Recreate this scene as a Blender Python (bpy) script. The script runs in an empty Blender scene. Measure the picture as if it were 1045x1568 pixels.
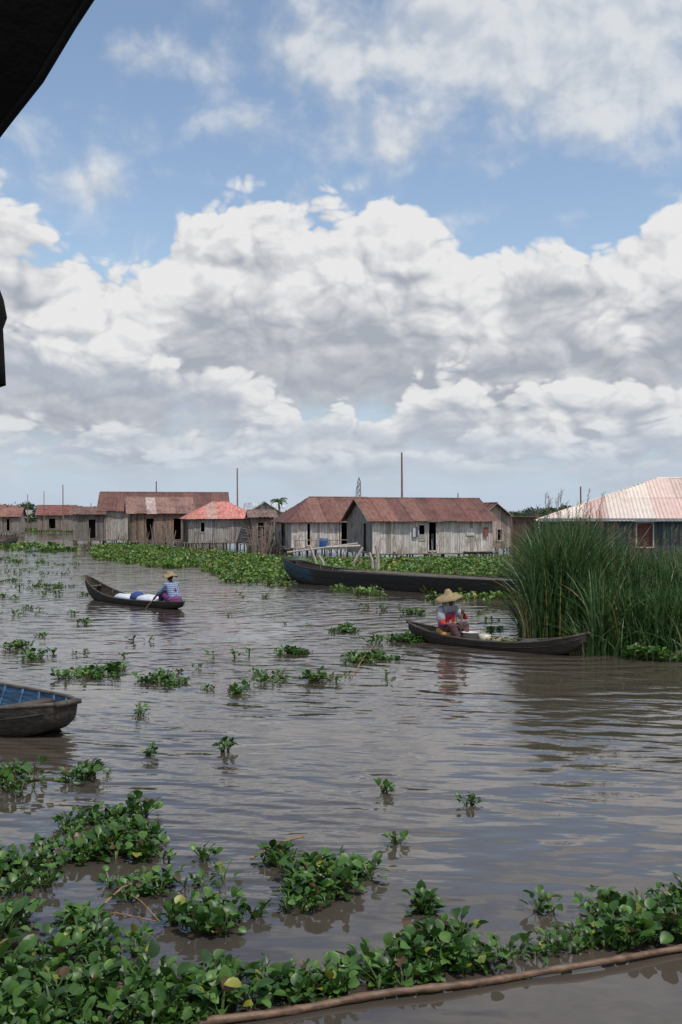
import bpy, math, random
import numpy as np
from mathutils import Vector, Matrix, noise
random.seed(7); rng=np.random.default_rng(7)
S=bpy.context.scene
S.view_settings.view_transform='Standard'; S.view_settings.look='None'; S.view_settings.exposure=0
F=1524.0; CH=2.4; HZ=792.0
def W(u,v):
    d=CH*F/(v-HZ); return ((u-522.5)/F*d, d)
def D(u,d,v=None):
    x=(u-522.5)/F*d
    return (x,d) if v is None else (x,d,CH+(HZ-v)/F*d)
# ---------------------------------------------------------------- node helpers
def lk(nt,a,b): nt.links.new(a,b)
def setin(nt,sock,val):
    if isinstance(val,bpy.types.NodeSocket): nt.links.new(val,sock)
    else: sock.default_value=val
def M(nt,op,a,b=None,c=None,clamp=False):
    n=nt.nodes.new('ShaderNodeMath'); n.operation=op; n.use_clamp=clamp
    setin(nt,n.inputs[0],a)
    if b is not None: setin(nt,n.inputs[1],b)
    if c is not None: setin(nt,n.inputs[2],c)
    return n.outputs[0]
def SS(nt,x,lo,hi,o0=0.0,o1=1.0):
    n=nt.nodes.new('ShaderNodeMapRange'); n.interpolation_type='SMOOTHSTEP'
    for i,vv in enumerate((x,lo,hi,o0,o1)): setin(nt,n.inputs[i],vv)
    return n.outputs[0]
def MIX(nt,f,a,b):
    n=nt.nodes.new('ShaderNodeMix'); n.data_type='RGBA'
    setin(nt,n.inputs[0],f)
    for s,vv in ((n.inputs[6],a),(n.inputs[7],b)):
        if isinstance(vv,bpy.types.NodeSocket): nt.links.new(vv,s)
        else: s.default_value=(*vv[:3],1)
    return n.outputs[2]
def XYZ(nt,x,y,z):
    n=nt.nodes.new('ShaderNodeCombineXYZ')
    for i,vv in enumerate((x,y,z)): setin(nt,n.inputs[i],vv)
    return n.outputs[0]
def NOISE(nt,vec,scale,detail=5,rough=.55,dist=0,out=0,dim='3D'):
    n=nt.nodes.new('ShaderNodeTexNoise'); n.noise_dimensions=dim
    if vec is not None: lk(nt,vec,n.inputs['Vector'])
    n.inputs['Scale'].default_value=scale; n.inputs['Detail'].default_value=detail
    n.inputs['Roughness'].default_value=rough; n.inputs['Distortion'].default_value=dist
    return n.outputs[out]
# ---------------------------------------------------------------- materials
def mat(name,col=(.5,.5,.5),col2=None,rough=.8,ns=4,stretch=(1,1,1),attr=False,bump=0.0,metal=0,lo=.35,hi=.65,spec=.5,grime=None):
    m=bpy.data.materials.new(name); m.use_nodes=True; nt=m.node_tree
    b=nt.nodes['Principled BSDF']
    tc=nt.nodes.new('ShaderNodeTexCoord'); mp=nt.nodes.new('ShaderNodeMapping')
    lk(nt,tc.outputs['Object'],mp.inputs[0]); mp.inputs['Scale'].default_value=stretch
    n=NOISE(nt,mp.outputs[0],ns,6,.62)
    f=SS(nt,n,lo,hi)
    c=MIX(nt,f,col,col2 if col2 else tuple(x*.6 for x in col))
    if grime:
        g=SS(nt,NOISE(nt,tc.outputs['Object'],grime[1],4,.6),.5,.68)
        c=MIX(nt,M(nt,'MULTIPLY',g,grime[2]),c,grime[0])
    if attr:
        a=nt.nodes.new('ShaderNodeAttribute'); a.attribute_name='Col'
        mx=nt.nodes.new('ShaderNodeMix'); mx.data_type='RGBA'; mx.blend_type='MULTIPLY'; mx.inputs[0].default_value=1
        lk(nt,c,mx.inputs[6]); lk(nt,a.outputs['Color'],mx.inputs[7]); c=mx.outputs[2]
    lk(nt,c,b.inputs['Base Color'])
    b.inputs['Roughness'].default_value=rough; b.inputs['Metallic'].default_value=metal
    b.inputs['Specular IOR Level'].default_value=spec
    if bump:
        bp=nt.nodes.new('ShaderNodeBump'); bp.inputs['Distance'].default_value=bump
        lk(nt,n,bp.inputs['Height']); lk(nt,bp.outputs[0],b.inputs['Normal'])
    return m
m_wood=mat('weathered_boards',(1,1,1),(.6,.57,.54),.9,3,(6,6,.8),True,.01,grime=((.28,.22,.17),1.1,.6))
m_roof=mat('corrugated_iron',(1,1,1),(.66,.55,.52),.65,2.2,(3,1.2,1.2),True,.004,grime=((.34,.22,.18),.9,.6))
m_roofpale=mat('pale_corrugated_iron',(1,1,1),(.9,.85,.82),.55,2.2,(3,1.2,1.2),True,.004,grime=((.72,.56,.49),.6,.45))
m_hull=mat('tarred_hull_wood',(1,1,1),(.45,.42,.4),.7,5,(.6,4,6),True,.01)
m_pole=mat('pole_wood',(1,1,1),(.6,.55,.5),.85,6,(4,4,.7),True,.004)
m_bamboo=mat('bamboo',(1,1,1),(.45,.38,.33),.6,9,(1,3,3),True,.004)
m_cloth=mat('cloth',(1,1,1),(.8,.8,.8),.9,12,attr=True,bump=.004)
m_plastic=mat('plastic',(1,1,1),(.85,.85,.85),.35,9,attr=True)
m_straw=mat('straw',(.36,.27,.15),(.2,.14,.07),.85,20,(1,1,5),bump=.003)
m_skin=mat('skin',(.075,.038,.022),(.055,.028,.017),.5,10)
m_hair=mat('hair',(.01,.008,.007),rough=.8)
m_tarp=mat('black_tarpaulin',(.006,.006,.006),(.01,.01,.009),.95,4,bump=.01,spec=.1)
m_paint=mat('painted_boards',(1,1,1),(.7,.72,.74),.75,2,(5,5,.7),True,.006)
def leafmat(name,rough=.38,trans=.25):
    m=bpy.data.materials.new(name); m.use_nodes=True; nt=m.node_tree; b=nt.nodes['Principled BSDF']
    a=nt.nodes.new('ShaderNodeAttribute'); a.attribute_name='Col'
    tc=nt.nodes.new('ShaderNodeTexCoord')
    n=NOISE(nt,tc.outputs['Object'],14,2)
    c=MIX(nt,SS(nt,n,.3,.75),(1.15,1.15,1.1),(.62,.68,.6))
    mx=nt.nodes.new('ShaderNodeMix'); mx.data_type='RGBA'; mx.blend_type='MULTIPLY'; mx.inputs[0].default_value=1
    lk(nt,c,mx.inputs[6]); lk(nt,a.outputs['Color'],mx.inputs[7]); c=mx.outputs[2]
    lk(nt,c,b.inputs['Base Color']); b.inputs['Roughness'].default_value=rough
    t=nt.nodes.new('ShaderNodeBsdfTranslucent'); lk(nt,c,t.inputs[0])
    ms=nt.nodes.new('ShaderNodeMixShader'); ms.inputs[0].default_value=trans
    lk(nt,b.outputs[0],ms.inputs[1]); lk(nt,t.outputs[0],ms.inputs[2])
    lk(nt,ms.outputs[0],nt.nodes['Material Output'].inputs[0])
    return m
m_leaf=leafmat('hyacinth_leaf',.42); m_reed=leafmat('reed_blade',.5,.2); m_tree=leafmat('tree_leaf',.7,.15)
# ---------------------------------------------------------------- mesh builder
def empty(name,loc=(0,0,0),rz=0,parent=None):
    e=bpy.data.objects.new(name,None); e.location=loc; e.rotation_euler=(0,0,rz); S.collection.objects.link(e)
    if parent: e.parent=parent
    return e
def np_mesh(name,V,Fq,C,material,parent=None,smooth=False):
    me=bpy.data.meshes.new(name); V=np.asarray(V,np.float32); Fq=np.asarray(Fq,np.int32)
    me.vertices.add(len(V)); me.vertices.foreach_set('co',V.ravel())
    k=Fq.shape[1]; me.loops.add(Fq.size); me.loops.foreach_set('vertex_index',Fq.ravel())
    me.polygons.add(len(Fq)); me.polygons.foreach_set('loop_start',np.arange(0,Fq.size,k,dtype=np.int32))
    me.polygons.foreach_set('loop_total',np.full(len(Fq),k,np.int32))
    if smooth: me.polygons.foreach_set('use_smooth',np.ones(len(Fq),bool))
    at=me.color_attributes.new('Col','FLOAT_COLOR','POINT')
    C=np.asarray(C,np.float32); C=np.concatenate([C,np.ones((len(C),1),np.float32)],1)
    at.data.foreach_set('color',C.ravel()); me.update(calc_edges=True); me.validate()
    me.materials.append(material)
    o=bpy.data.objects.new(name,me); S.collection.objects.link(o)
    if parent: o.parent=parent
    return o
class MB:
    def __init__(s): s.V=[];s.F=[];s.C=[]
    def add(s,vs,fs,col):
        n=len(s.V); s.V+= [tuple(v) for v in vs]; s.F+=[tuple(i+n for i in f) for f in fs]; s.C+=[col]*len(vs)
    def box(s,c,size,col=(1,1,1),R=None):
        vs=[]
        for z in(-.5,.5):
            for y in(-.5,.5):
                for x in(-.5,.5):
                    p=Vector((x*size[0],y*size[1],z*size[2]))
                    if R is not None: p=R@p
                    vs.append(p+Vector(c))
        s.add(vs,[(0,2,3,1),(4,5,7,6),(0,1,5,4),(2,6,7,3),(0,4,6,2),(1,3,7,5)],col)
    def tube(s,pts,rad,col=(1,1,1),seg=8):
        pts=[Vector(p) for p in pts]; n=len(pts)
        if not hasattr(rad,'__len__'): rad=[rad]*n
        vs=[];up=Vector((0,0,1))
        for i,p in enumerate(pts):
            d=(pts[min(i+1,n-1)]-pts[max(i-1,0)]).normalized()
            a=d.cross(up if abs(d.z)<.95 else Vector((1,0,0))).normalized(); b=d.cross(a)
            for k in range(seg):
                t=2*math.pi*k/seg; vs.append(p+(a*math.cos(t)+b*math.sin(t))*rad[i])
        fs=[]
        for i in range(n-1):
            for k in range(seg):
                k2=(k+1)%seg; fs.append((i*seg+k,i*seg+k2,(i+1)*seg+k2,(i+1)*seg+k))
        fs.append(tuple(range(seg))[::-1]); fs.append(tuple((n-1)*seg+k for k in range(seg)))
        s.add(vs,fs,col)
    def sphere(s,c,r,col=(1,1,1),seg=12,rings=8,R=None):
        if not hasattr(r,'__len__'): r=(r,r,r)
        vs=[];fs=[]
        for i in range(rings+1):
            th=math.pi*i/rings
            for k in range(seg):
                ph=2*math.pi*k/seg
                p=Vector((r[0]*math.sin(th)*math.cos(ph),r[1]*math.sin(th)*math.sin(ph),r[2]*math.cos(th)))
                if R is not None:p=R@p
                vs.append(p+Vector(c))
        for i in range(rings):
            for k in range(seg):
                k2=(k+1)%seg; fs.append((i*seg+k,(i+1)*seg+k,(i+1)*seg+k2,i*seg+k2))
        s.add(vs,fs,col)
    def lathe(s,c,prof,col=(1,1,1),seg=24,R=None,wob=0):
        vs=[];fs=[]
        for (r,z) in prof:
            for k in range(seg):
                t=2*math.pi*k/seg
                p=Vector((r*math.cos(t),r*math.sin(t),z+wob*r*math.sin(2*t+1)+wob*.5*r*math.sin(5*t)))
                if R is not None:p=R@p
                vs.append(p+Vector(c))
        for i in range(len(prof)-1):
            for k in range(seg):
                k2=(k+1)%seg; fs.append((i*seg+k,i*seg+k2,(i+1)*seg+k2,(i+1)*seg+k))
        s.add(vs,fs,col)
    def obj(s,name,material,parent=None,smooth=False,loc=None):
        me=bpy.data.meshes.new(name); me.from_pydata(s.V,[],s.F)
        at=me.color_attributes.new('Col','FLOAT_COLOR','POINT')
        at.data.foreach_set('color',np.array([(*c[:3],1) for c in s.C],np.float32).ravel())
        if smooth: me.polygons.foreach_set('use_smooth',[True]*len(me.polygons))
        me.materials.append(material); me.update()
        o=bpy.data.objects.new(name,me); S.collection.objects.link(o)
        if parent: o.parent=parent
        if loc: o.location=loc
        return o
def jit(c,a=.15):
    k=1+random.uniform(-a,a); return tuple(max(0,x*k*(1+random.uniform(-a,a)*.25)) for x in c)
# ---------------------------------------------------------------- camera
cam=bpy.data.cameras.new('camera'); co=bpy.data.objects.new('camera',cam); S.collection.objects.link(co)
co.location=(0,0,CH); co.rotation_euler=(math.radians(90)+8/F,0,0)
cam.sensor_fit='VERTICAL'; cam.sensor_height=36; cam.lens=35; cam.clip_end=6000; cam.clip_start=.05
S.camera=co
# ---------------------------------------------------------------- sun + sky
sun_dir=Vector((.42,-.48,1.15)).normalized()
sl=bpy.data.lights.new('sun','SUN'); sl.energy=2.8; sl.angle=math.radians(.6); sl.color=(1,.95,.87)
so=bpy.data.objects.new('sun',sl); S.collection.objects.link(so)
so.rotation_euler=(-sun_dir).to_track_quat('-Z','Y').to_euler()
w=bpy.data.worlds.new('World'); S.world=w; w.use_nodes=True; nt=w.node_tree
try:
    w.cycles.sampling_method='MANUAL'; w.cycles.sample_map_resolution=256
except Exception as ex: print(ex)
bg=nt.nodes['Background']; bg.inputs[1].default_value=.1
sky=nt.nodes.new('ShaderNodeTexSky'); sky.sky_type='NISHITA'; sky.sun_disc=False
sky.sun_elevation=math.asin(sun_dir.z); sky.sun_rotation=math.atan2(sun_dir.x,sun_dir.y)
sky.air_density=1.0; sky.dust_density=1.2; sky.ozone_density=1.5
tc=nt.nodes.new('ShaderNodeTexCoord'); sp=nt.nodes.new('ShaderNodeSeparateXYZ'); lk(nt,tc.outputs['Generated'],sp.inputs[0])
X,Y,Z=sp.outputs
h=M(nt,'SQRT',M(nt,'ADD',M(nt,'MULTIPLY',X,X),M(nt,'MULTIPLY',Y,Y)))
h=M(nt,'MAXIMUM',h,.02)
V=M(nt,'MAXIMUM',M(nt,'DIVIDE',Z,h),0.0)
U=M(nt,'ARCTAN2',X,Y)
vc=M(nt,'ADD',V,.13)
Q=XYZ(nt,M(nt,'MULTIPLY',U,4.3),M(nt,'MULTIPLY_ADD',V,2.0,M(nt,'MULTIPLY',M(nt,'LOGARITHM',vc,math.e),1.4)),0.0)
g=bpy.data.node_groups.new('cloud_billow','ShaderNodeTree')
g.interface.new_socket('Vec',in_out='INPUT',socket_type='NodeSocketVector'); g.interface.new_socket('N',in_out='OUTPUT',socket_type='NodeSocketFloat')
gi=g.nodes.new('NodeGroupInput'); go=g.nodes.new('NodeGroupOutput')
wn=NOISE(g,gi.outputs[0],2.6,2,.5,out=1,dim='2D')
vs=g.nodes.new('ShaderNodeVectorMath'); vs.operation='MULTIPLY_ADD'; lk(g,wn,vs.inputs[0]); vs.inputs[1].default_value=(.26,.26,0); lk(g,gi.outputs[0],vs.inputs[2])
f1=NOISE(g,gi.outputs[0],1.9,7,.52,dim='2D')
def VOR(scale,sm):
    n=g.nodes.new('ShaderNodeTexVoronoi'); n.voronoi_dimensions='2D'; n.feature='SMOOTH_F1' if sm else 'F1'; lk(g,vs.outputs[0],n.inputs['Vector']); n.inputs['Scale'].default_value=scale
    if sm: n.inputs['Smoothness'].default_value=.2
    d=n.outputs['Distance']; return M(g,'MULTIPLY',d,d)
v1=VOR(4.2,True); v2=VOR(9.5,False); v3=VOR(21.0,False)
pf=M(g,'ADD',M(g,'MULTIPLY',v1,.55),M(g,'ADD',M(g,'MULTIPLY',v2,.30),M(g,'MULTIPLY',v3,.15)))
nn=M(g,'SUBTRACT',M(g,'MULTIPLY_ADD',f1,.8,.2),M(g,'MULTIPLY',pf,.62))
lk(g,nn,go.inputs[0])
def BIL(vec):
    n=nt.nodes.new('ShaderNodeGroup'); n.node_tree=g; lk(nt,vec,n.inputs[0]); return n.outputs[0]
def VADD(a,b):
    n=nt.nodes.new('ShaderNodeVectorMath'); n.operation='ADD'; lk(nt,a,n.inputs[0]); n.inputs[1].default_value=b; return n.outputs[0]
nb=BIL(Q); nbs=BIL(VADD(Q,(.03,.07,0)))
relief=M(nt,'SUBTRACT',nb,nbs)
low=NOISE(nt,Q,1.3,2,.5,dim='2D')
def curve(pts):
    n=nt.nodes.new('ShaderNodeFloatCurve'); c=n.mapping.curves[0]
    P=[]
    for (u,v) in pts:
        a=math.atan((u-522.5)/F); P.append(((a+.4)/.8,(HZ-v)/F*math.cos(a)))
    while len(c.points)<len(P): c.points.new(.5,.5)
    for p,(a,b) in zip(c.points,P): p.location=(a,b)
    n.mapping.update(); lk(nt,M(nt,'MULTIPLY_ADD',U,1/.8,.5,clamp=True),n.inputs['Value'])
    return n.outputs[0]
sc=nt.nodes.new('ShaderNodeVectorMath'); sc.operation='MULTIPLY'; lk(nt,sky.outputs[0],sc.inputs[0]); sc.inputs[1].default_value=(1.85,1.75,1.62)
col=sc.outputs[0]
haze=SS(nt,V,.0,.36,1,0)
col=MIX(nt,M(nt,'MULTIPLY',haze,.78),col,(4.4,5.8,7.4))
LIT=(8.1,8.1,8.1); SHD=(3.9,4.2,4.8)
def gauss(u,v,su,sv,a):
    uu=math.atan((u-522.5)/F); vv=(HZ-v)/F
    x=M(nt,'MULTIPLY',M(nt,'SUBTRACT',U,uu),F/su); y=M(nt,'MULTIPLY',M(nt,'SUBTRACT',V,vv),F/sv)
    r=M(nt,'ADD',M(nt,'MULTIPLY',x,x),M(nt,'MULTIPLY',y,y))
    return M(nt,'MULTIPLY',M(nt,'EXPONENT',M(nt,'MULTIPLY',r,-1.0)),a)
blobs=[(740,40,330,80,.36),(900,130,240,120,.36),(570,205,120,45,.32),(215,100,110,35,.28),(140,290,90,45,.24),(370,190,60,25,.2),
       (480,100,120,55,.18),(60,100,150,110,-.25),(330,250,90,30,-.1),(830,295,160,26,-.22),(1000,270,60,22,.12)]
ba=None
for b in blobs:
    t=gauss(*b); ba=t if ba is None else M(nt,'ADD',ba,t)
ba=M(nt,'ADD',ba,SS(nt,V,.5,.9,0,.22))
fa=NOISE(nt,VADD(Q,(7.0,3.0,0)),2.6,8,.54,.2,dim='2D')
ea=M(nt,'ADD',M(nt,'ADD',M(nt,'MULTIPLY',fa,.75),M(nt,'MULTIPLY',nb,.4)),ba)
alA=M(nt,'MULTIPLY',SS(nt,ea,.55,.97),.9)
cA=MIX(nt,SS(nt,M(nt,'MULTIPLY_ADD',relief,1.3,M(nt,'MULTIPLY_ADD',fa,1.0,-.05)),.2,.75),(5.3,5.8,6.5),(7.4,7.6,7.8))
col=MIX(nt,alA,col,cA)
def layer(col,pts,amp,bot0,bot1,litlo,lithi,soft=.04,relk=2.6,maxa=1.0,lit=LIT,shd=SHD,ls=.12,ns=.12):
    f=curve(pts); n=nb
    e=M(nt,'MULTIPLY_ADD',M(nt,'SUBTRACT',n,.5),amp,M(nt,'DIVIDE',M(nt,'SUBTRACT',f,V),vc))
    al=SS(nt,e,0,soft)
    dv=M(nt,'SUBTRACT',f,V)
    dn=M(nt,'MULTIPLY_ADD',M(nt,'SUBTRACT',low,.5),-ls,dv)
    dn=M(nt,'MULTIPLY_ADD',M(nt,'SUBTRACT',n,.5),-ns,dn)
    ab=SS(nt,dn,bot0,bot1,1,0)
    al=M(nt,'MULTIPLY',M(nt,'MULTIPLY',al,ab),maxa)
    L=SS(nt,dn,litlo,lithi,.97,.12)
    rk=SS(nt,dn,litlo,lithi,relk,relk*.4)
    L=M(nt,'ADD',L,M(nt,'MULTIPLY',relief,rk),clamp=True)
    return MIX(nt,al,col,MIX(nt,L,shd,lit))
B=[(-60,240),(0,285),(60,325),(130,370),(180,395),(230,380),(280,315),(330,300),(385,275),(450,305),(530,300),(620,280),(690,320),(735,345),(790,322),(860,340),(940,368),(1000,335),(1045,290),(1100,260)]
col=layer(col,B,.34,.20,.29,.06,.17)
Cc=[(-60,450),(0,470),(80,470),(180,495),(250,520),(330,545),(390,580),(440,615),(480,640),(520,620),(590,630),(640,575),(720,570),(800,585),(900,575),(1045,580)]
col=layer(col,Cc,.36,.065,.11,.012,.065,shd=(4.3,4.7,5.4),ls=.05,ns=.08,maxa=.95)
Dd=[(-60,625),(100,640),(200,630),(300,645),(400,640),(520,620),(640,645),(760,630),(880,645),(960,630),(1100,645)]
col=layer(col,Dd,.62,.03,.06,.004,.03,soft=.08,maxa=.85,lit=(7.5,7.7,7.9),shd=(4.9,5.4,6.2),ls=.03,ns=.05)
Ee=[(-60,690),(100,680),(230,692),(350,680),(480,692),(620,678),(760,692),(900,680),(1100,692)]
col=layer(col,Ee,.62,.024,.04,.002,.02,soft=.08,maxa=.75,lit=(7.2,7.5,7.8),shd=(5.0,5.6,6.4),ls=.02,ns=.03)
hz=SS(nt,V,.0,.085,.75,0)
col=MIX(nt,hz,col,(5.2,6.0,7.1))
col=MIX(nt,SS(nt,Z,-.02,-.08),col,(1.0,1.0,.9))
lk(nt,col,bg.inputs[0])
# ---------------------------------------------------------------- water
def water():
    m=bpy.data.materials.new('muddy_water'); m.use_nodes=True; nt=m.node_tree; b=nt.nodes['Principled BSDF']
    ge=nt.nodes.new('ShaderNodeNewGeometry'); sp=nt.nodes.new('ShaderNodeSeparateXYZ'); lk(nt,ge.outputs['Position'],sp.inputs[0])
    x,y,_=sp.outputs; pos=ge.outputs['Position']
    n0=NOISE(nt,pos,.12,2,dim='2D')
    lk(nt,MIX(nt,SS(nt,n0,.3,.7),(.070,.056,.045),(.056,.046,.039)),b.inputs['Base Color'])
    b.inputs['Roughness'].default_value=.03; b.inputs['IOR'].default_value=1.4; b.inputs['Specular IOR Level'].default_value=.85
    wob_=NOISE(nt,pos,.8,2,dim='2D')
    def ring(cx,cy,k,amp,r0,r1,wob=1.2):
        dx=M(nt,'SUBTRACT',x,cx); dy=M(nt,'SUBTRACT',y,cy)
        r=M(nt,'SQRT',M(nt,'ADD',M(nt,'MULTIPLY',dx,dx),M(nt,'MULTIPLY',dy,dy)))
        s=M(nt,'SINE',M(nt,'MULTIPLY',M(nt,'MULTIPLY_ADD',wob_,wob,r),k))
        f=M(nt,'MULTIPLY',SS(nt,r,r0*.3,r0),SS(nt,r,r0,r1,1,0))
        return M(nt,'MULTIPLY',M(nt,'MULTIPLY',s,amp),f)
    pat=SS(nt,NOISE(nt,pos,.33,2,dim='2D'),.35,.62,.2,1)
    a=NOISE(nt,XYZ(nt,M(nt,'MULTIPLY',x,.9),M(nt,'MULTIPLY',y,1.9),0.0),1.2,1.5,.45,dim='2D')
    b2=NOISE(nt,XYZ(nt,M(nt,'MULTIPLY',x,2.2),M(nt,'MULTIPLY',y,6.5),3.0),1.1,2,.5,dim='2D')
    b3=NOISE(nt,XYZ(nt,M(nt,'MULTIPLY',x,1.6),M(nt,'MULTIPLY_ADD',y,4.2,M(nt,'MULTIPLY',x,1.1)),0.0),1.6,0,.5,dim='2D')
    hs=M(nt,'MULTIPLY',a,.024)
    hs=M(nt,'MULTIPLY_ADD',M(nt,'MULTIPLY',b2,pat),.009,hs)
    hs=M(nt,'MULTIPLY_ADD',M(nt,'MULTIPLY',b3,pat),.012,hs)
    for args in ((-.6,13.5,13,.0055,1.2,8.0,.8),(3.4,18.6,11,.008,1.0,15.,.8),(-5.5,27,9,.007,2,12.)):
        hs=M(nt,'ADD',hs,M(nt,'MULTIPLY',ring(*args),pat))
    hs=M(nt,'MULTIPLY',hs,SS(nt,y,4.8,7.5,.35,1.0))
    bp=nt.nodes.new('ShaderNodeBump'); bp.inputs['Distance'].default_value=1.0; bp.inputs['Strength'].default_value=1.0
    lk(nt,hs,bp.inputs['Height']); lk(nt,bp.outputs[0],b.inputs['Normal'])
    return m
mb=MB(); mb.add([(-2500,-60,0),(2500,-60,0),(2500,4000,0),(-2500,4000,0)],[(0,1,2,3)],(1,1,1)); mb.obj('lake_water',water())
# ---------------------------------------------------------------- floating plants
tT=np.array([0,.22,.5,.8,1.0]); hw=np.array([.14,.42,.5,.36,.08])
def hyacinth(name,P,nl=(6,9),size=(.034,.072),hgt=(.015,.095),spread=(.02,.085),bright=1.0,parent=None,tilt=(30,27)):
    P=np.asarray(P); n=len(P)
    if n==0:return
    cnt=rng.integers(nl[0],nl[1]+1,n); idx=np.repeat(np.arange(n),cnt); N=len(idx)
    big=np.array([noise.noise((a*1.3,b*1.3,9)) for a,b in P[:,:2]])
    ps=(rng.uniform(.65,1.2,n)*(1+.6*big))[idx]
    az=rng.uniform(0,2*np.pi,N); sz=rng.uniform(*size,N)*ps; H=rng.uniform(*hgt,N)*ps**1.5; R=rng.uniform(*spread,N)*ps
    al=np.radians(np.clip(rng.normal(tilt[0],tilt[1],N),-15,88))
    out=np.stack([np.cos(az),np.sin(az),0*az],1); up=np.array([[0,0,1.]]); side=np.stack([-np.sin(az),np.cos(az),0*az],1)
    rl=rng.normal(0,.35,N)[:,None]
    b=out*np.cos(al)[:,None]+up*np.sin(al)[:,None]; nr=-out*np.sin(al)[:,None]+up*np.cos(al)[:,None]
    side2=side*np.cos(rl)+nr*np.sin(rl); nr2=nr*np.cos(rl)-side*np.sin(rl)
    base=np.zeros((N,3)); base[:,:2]=P[idx,:2]; 
    st=base+out*R[:,None]+up*H[:,None]
    wf=rng.uniform(.75,1.05,N)[:,None]
    vv=[]
    for t,hwi in zip(tT,hw):
        for s in(-1,0,1):
            zz=(.16*abs(s)*hwi*2 - .22*(t-.35)**2)
            vv.append(st+sz[:,None]*(b*t+side2*(s*hwi)*wf+nr2*zz))
    for f,ww in((0,.0075),(.5,.009),(1,.004)):
        q=base*(1-f)+st*f; q=q+up*(.25*H*f*(1-f))[:,None]-out*(R*f*(1-f)*.8)[:,None]; q[:,2]-= .02*(1-f)
        k=(size[1]/.1)
        vv.append(q-side*ww*k); vv.append(q+side*ww*k)
    Vv=np.stack(vv,1).reshape(-1,3)
    fq=[]
    for i in range(4):
        for j in range(2): fq.append((i*3+j,i*3+j+1,(i+1)*3+j+1,(i+1)*3+j))
    for i in range(2): fq.append((15+2*i,16+2*i,18+2*i,17+2*i))
    fq=np.array(fq); Fa=(np.arange(N)[:,None,None]*21+fq[None]).reshape(-1,4)
    g1=np.array([.05,.125,.02]); g2=np.array([.10,.20,.036]); g3=np.array([.022,.062,.013])
    t=rng.random(N)[:,None]; cc=np.where(t<.5,g3+(g1-g3)*t*2,g1+(g2-g1)*(t-.5)*2)
    r=rng.random(N); cc[r<.025]=(.24,.24,.04); cc[(r>.025)&(r<.07)]=(.10,.06,.03)
    br=np.asarray(bright)*np.ones(3)
    cc=cc*br
    C=np.repeat(cc,21,0).reshape(N,21,3); C[:,15:]=np.array([.09,.14,.04])*br; C=C.reshape(-1,3)
    return np_mesh(name,Vv,Fa,C,m_leaf,parent,True)
def inpoly(px,py,poly):
    c=np.zeros(len(px),bool); j=len(poly)-1
    for i in range(len(poly)):
        xi,yi=poly[i];xj,yj=poly[j]
        c^=((yi>py)!=(yj>py))&(px<(xj-xi)*(py-yi)/(yj-yi+1e-12)+xi); j=i
    return c
def bed(polypx,dens,nf=2.0,thr=-.15):
    pl=[W(*p) for p in polypx]; xs=[p[0] for p in pl]; ys=[p[1] for p in pl]
    A=(max(xs)-min(xs))*(max(ys)-min(ys)); n=int(A*dens)
    X=rng.uniform(min(xs),max(xs),n);Yy=rng.uniform(min(ys),max(ys),n)
    jx=.12*1/max(nf,.3)
    dx=np.array([noise.noise((a*nf*1.7,b*nf*1.7,5)) for a,b in zip(X,Yy)])*jx*3
    k=inpoly(X+dx,Yy+dx,pl); X=X[k];Yy=Yy[k]
    k=np.array([noise.noise((a*nf,b*nf,0))+.4*noise.noise((a*nf*3,b*nf*3,4))>thr for a,b in zip(X,Yy)],dtype=bool)
    return np.stack([X[k],Yy[k]],1)
def spot(u,v,r,dens,asp=.8):
    """an irregular raft: a few overlapping sub clumps plus drifting single plants"""
    x,y=W(u,v); R=r/F*y; out=[]
    for k in range(1 if r<14 else random.randint(3,5)):
        if r<14: ox=oy=0; rr=R
        else: ox=random.uniform(-.75,.75)*R; oy=random.uniform(-1.2,1.2)*R; rr=R*random.uniform(.28,.55)
        n=max(3,int(math.pi*rr*rr*asp*dens)); a=rng.uniform(0,2*np.pi,n)
        q=np.sqrt(rng.random(n))*(1+.35*np.sin(a*3+u+k)+.2*np.sin(a*5+v))
        out.append(np.stack([x+ox+rr*q*np.cos(a),y+oy+rr*asp*q*np.sin(a)],1))
    n=random.randint(0,4) if r>=14 else 0
    if n: out.append(np.stack([x+rng.uniform(-1.4,1.4,n)*R,y+rng.uniform(-2,2,n)*R],1))
    return np.concatenate(out)
fg=[bed([(-60,1330),(0,1325),(60,1290),(120,1255),(170,1240),(232,1245),(245,1300),(275,1345),(250,1372),(205,1380),(165,1350),(105,1335),(60,1365),(0,1370),(-60,1380)],210,thr=-.1),
    bed([(268,1330),(310,1312),(375,1310),(350,1345),(300,1365),(268,1358)],210,thr=-.2),
    bed([(395,1310),(440,1310),(440,1345),(400,1335)],220,thr=-.5),
    bed([(430,1370),(465,1335),(500,1325),(568,1325),(560,1358),(520,1384),(470,1395),(435,1392)],230,thr=-.6),
    bed([(-80,1395),(60,1408),(160,1412),(225,1432),(228,1462),(165,1478),(240,1505),(320,1502),(400,1510),(480,1500),(520,1525),(330,1562),(290,1568),(240,1640),(-80,1640)],215,thr=-.3),
    bed([(380,1535),(480,1500),(560,1480),(640,1440),(710,1425),(760,1455),(800,1452),(850,1450),(900,1440),(1100,1425),(1100,1437),(1045,1442),(860,1468),(650,1502),(430,1542)],225,thr=-.5),
    bed([(815,1392),(865,1375),(965,1380),(1045,1370),(1120,1370),(1120,1440),(1045,1440),(900,1455),(850,1445),(880,1415)],205,thr=-.25)]
sp_=[(640,1390,20),(612,1292,11),(720,1230,11),(320,1415,34),(350,1400,12),(385,1400,13),(268,1412,9),(128,1190,26),(20,1198,34),(588,1212,8),(345,1150,9),(228,1155,5),(215,1095,7),(100,1084,12)]
for a in sp_: fg.append(spot(*a,210))
hyacinth('water_hyacinth_bed',np.concatenate(fg))
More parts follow.
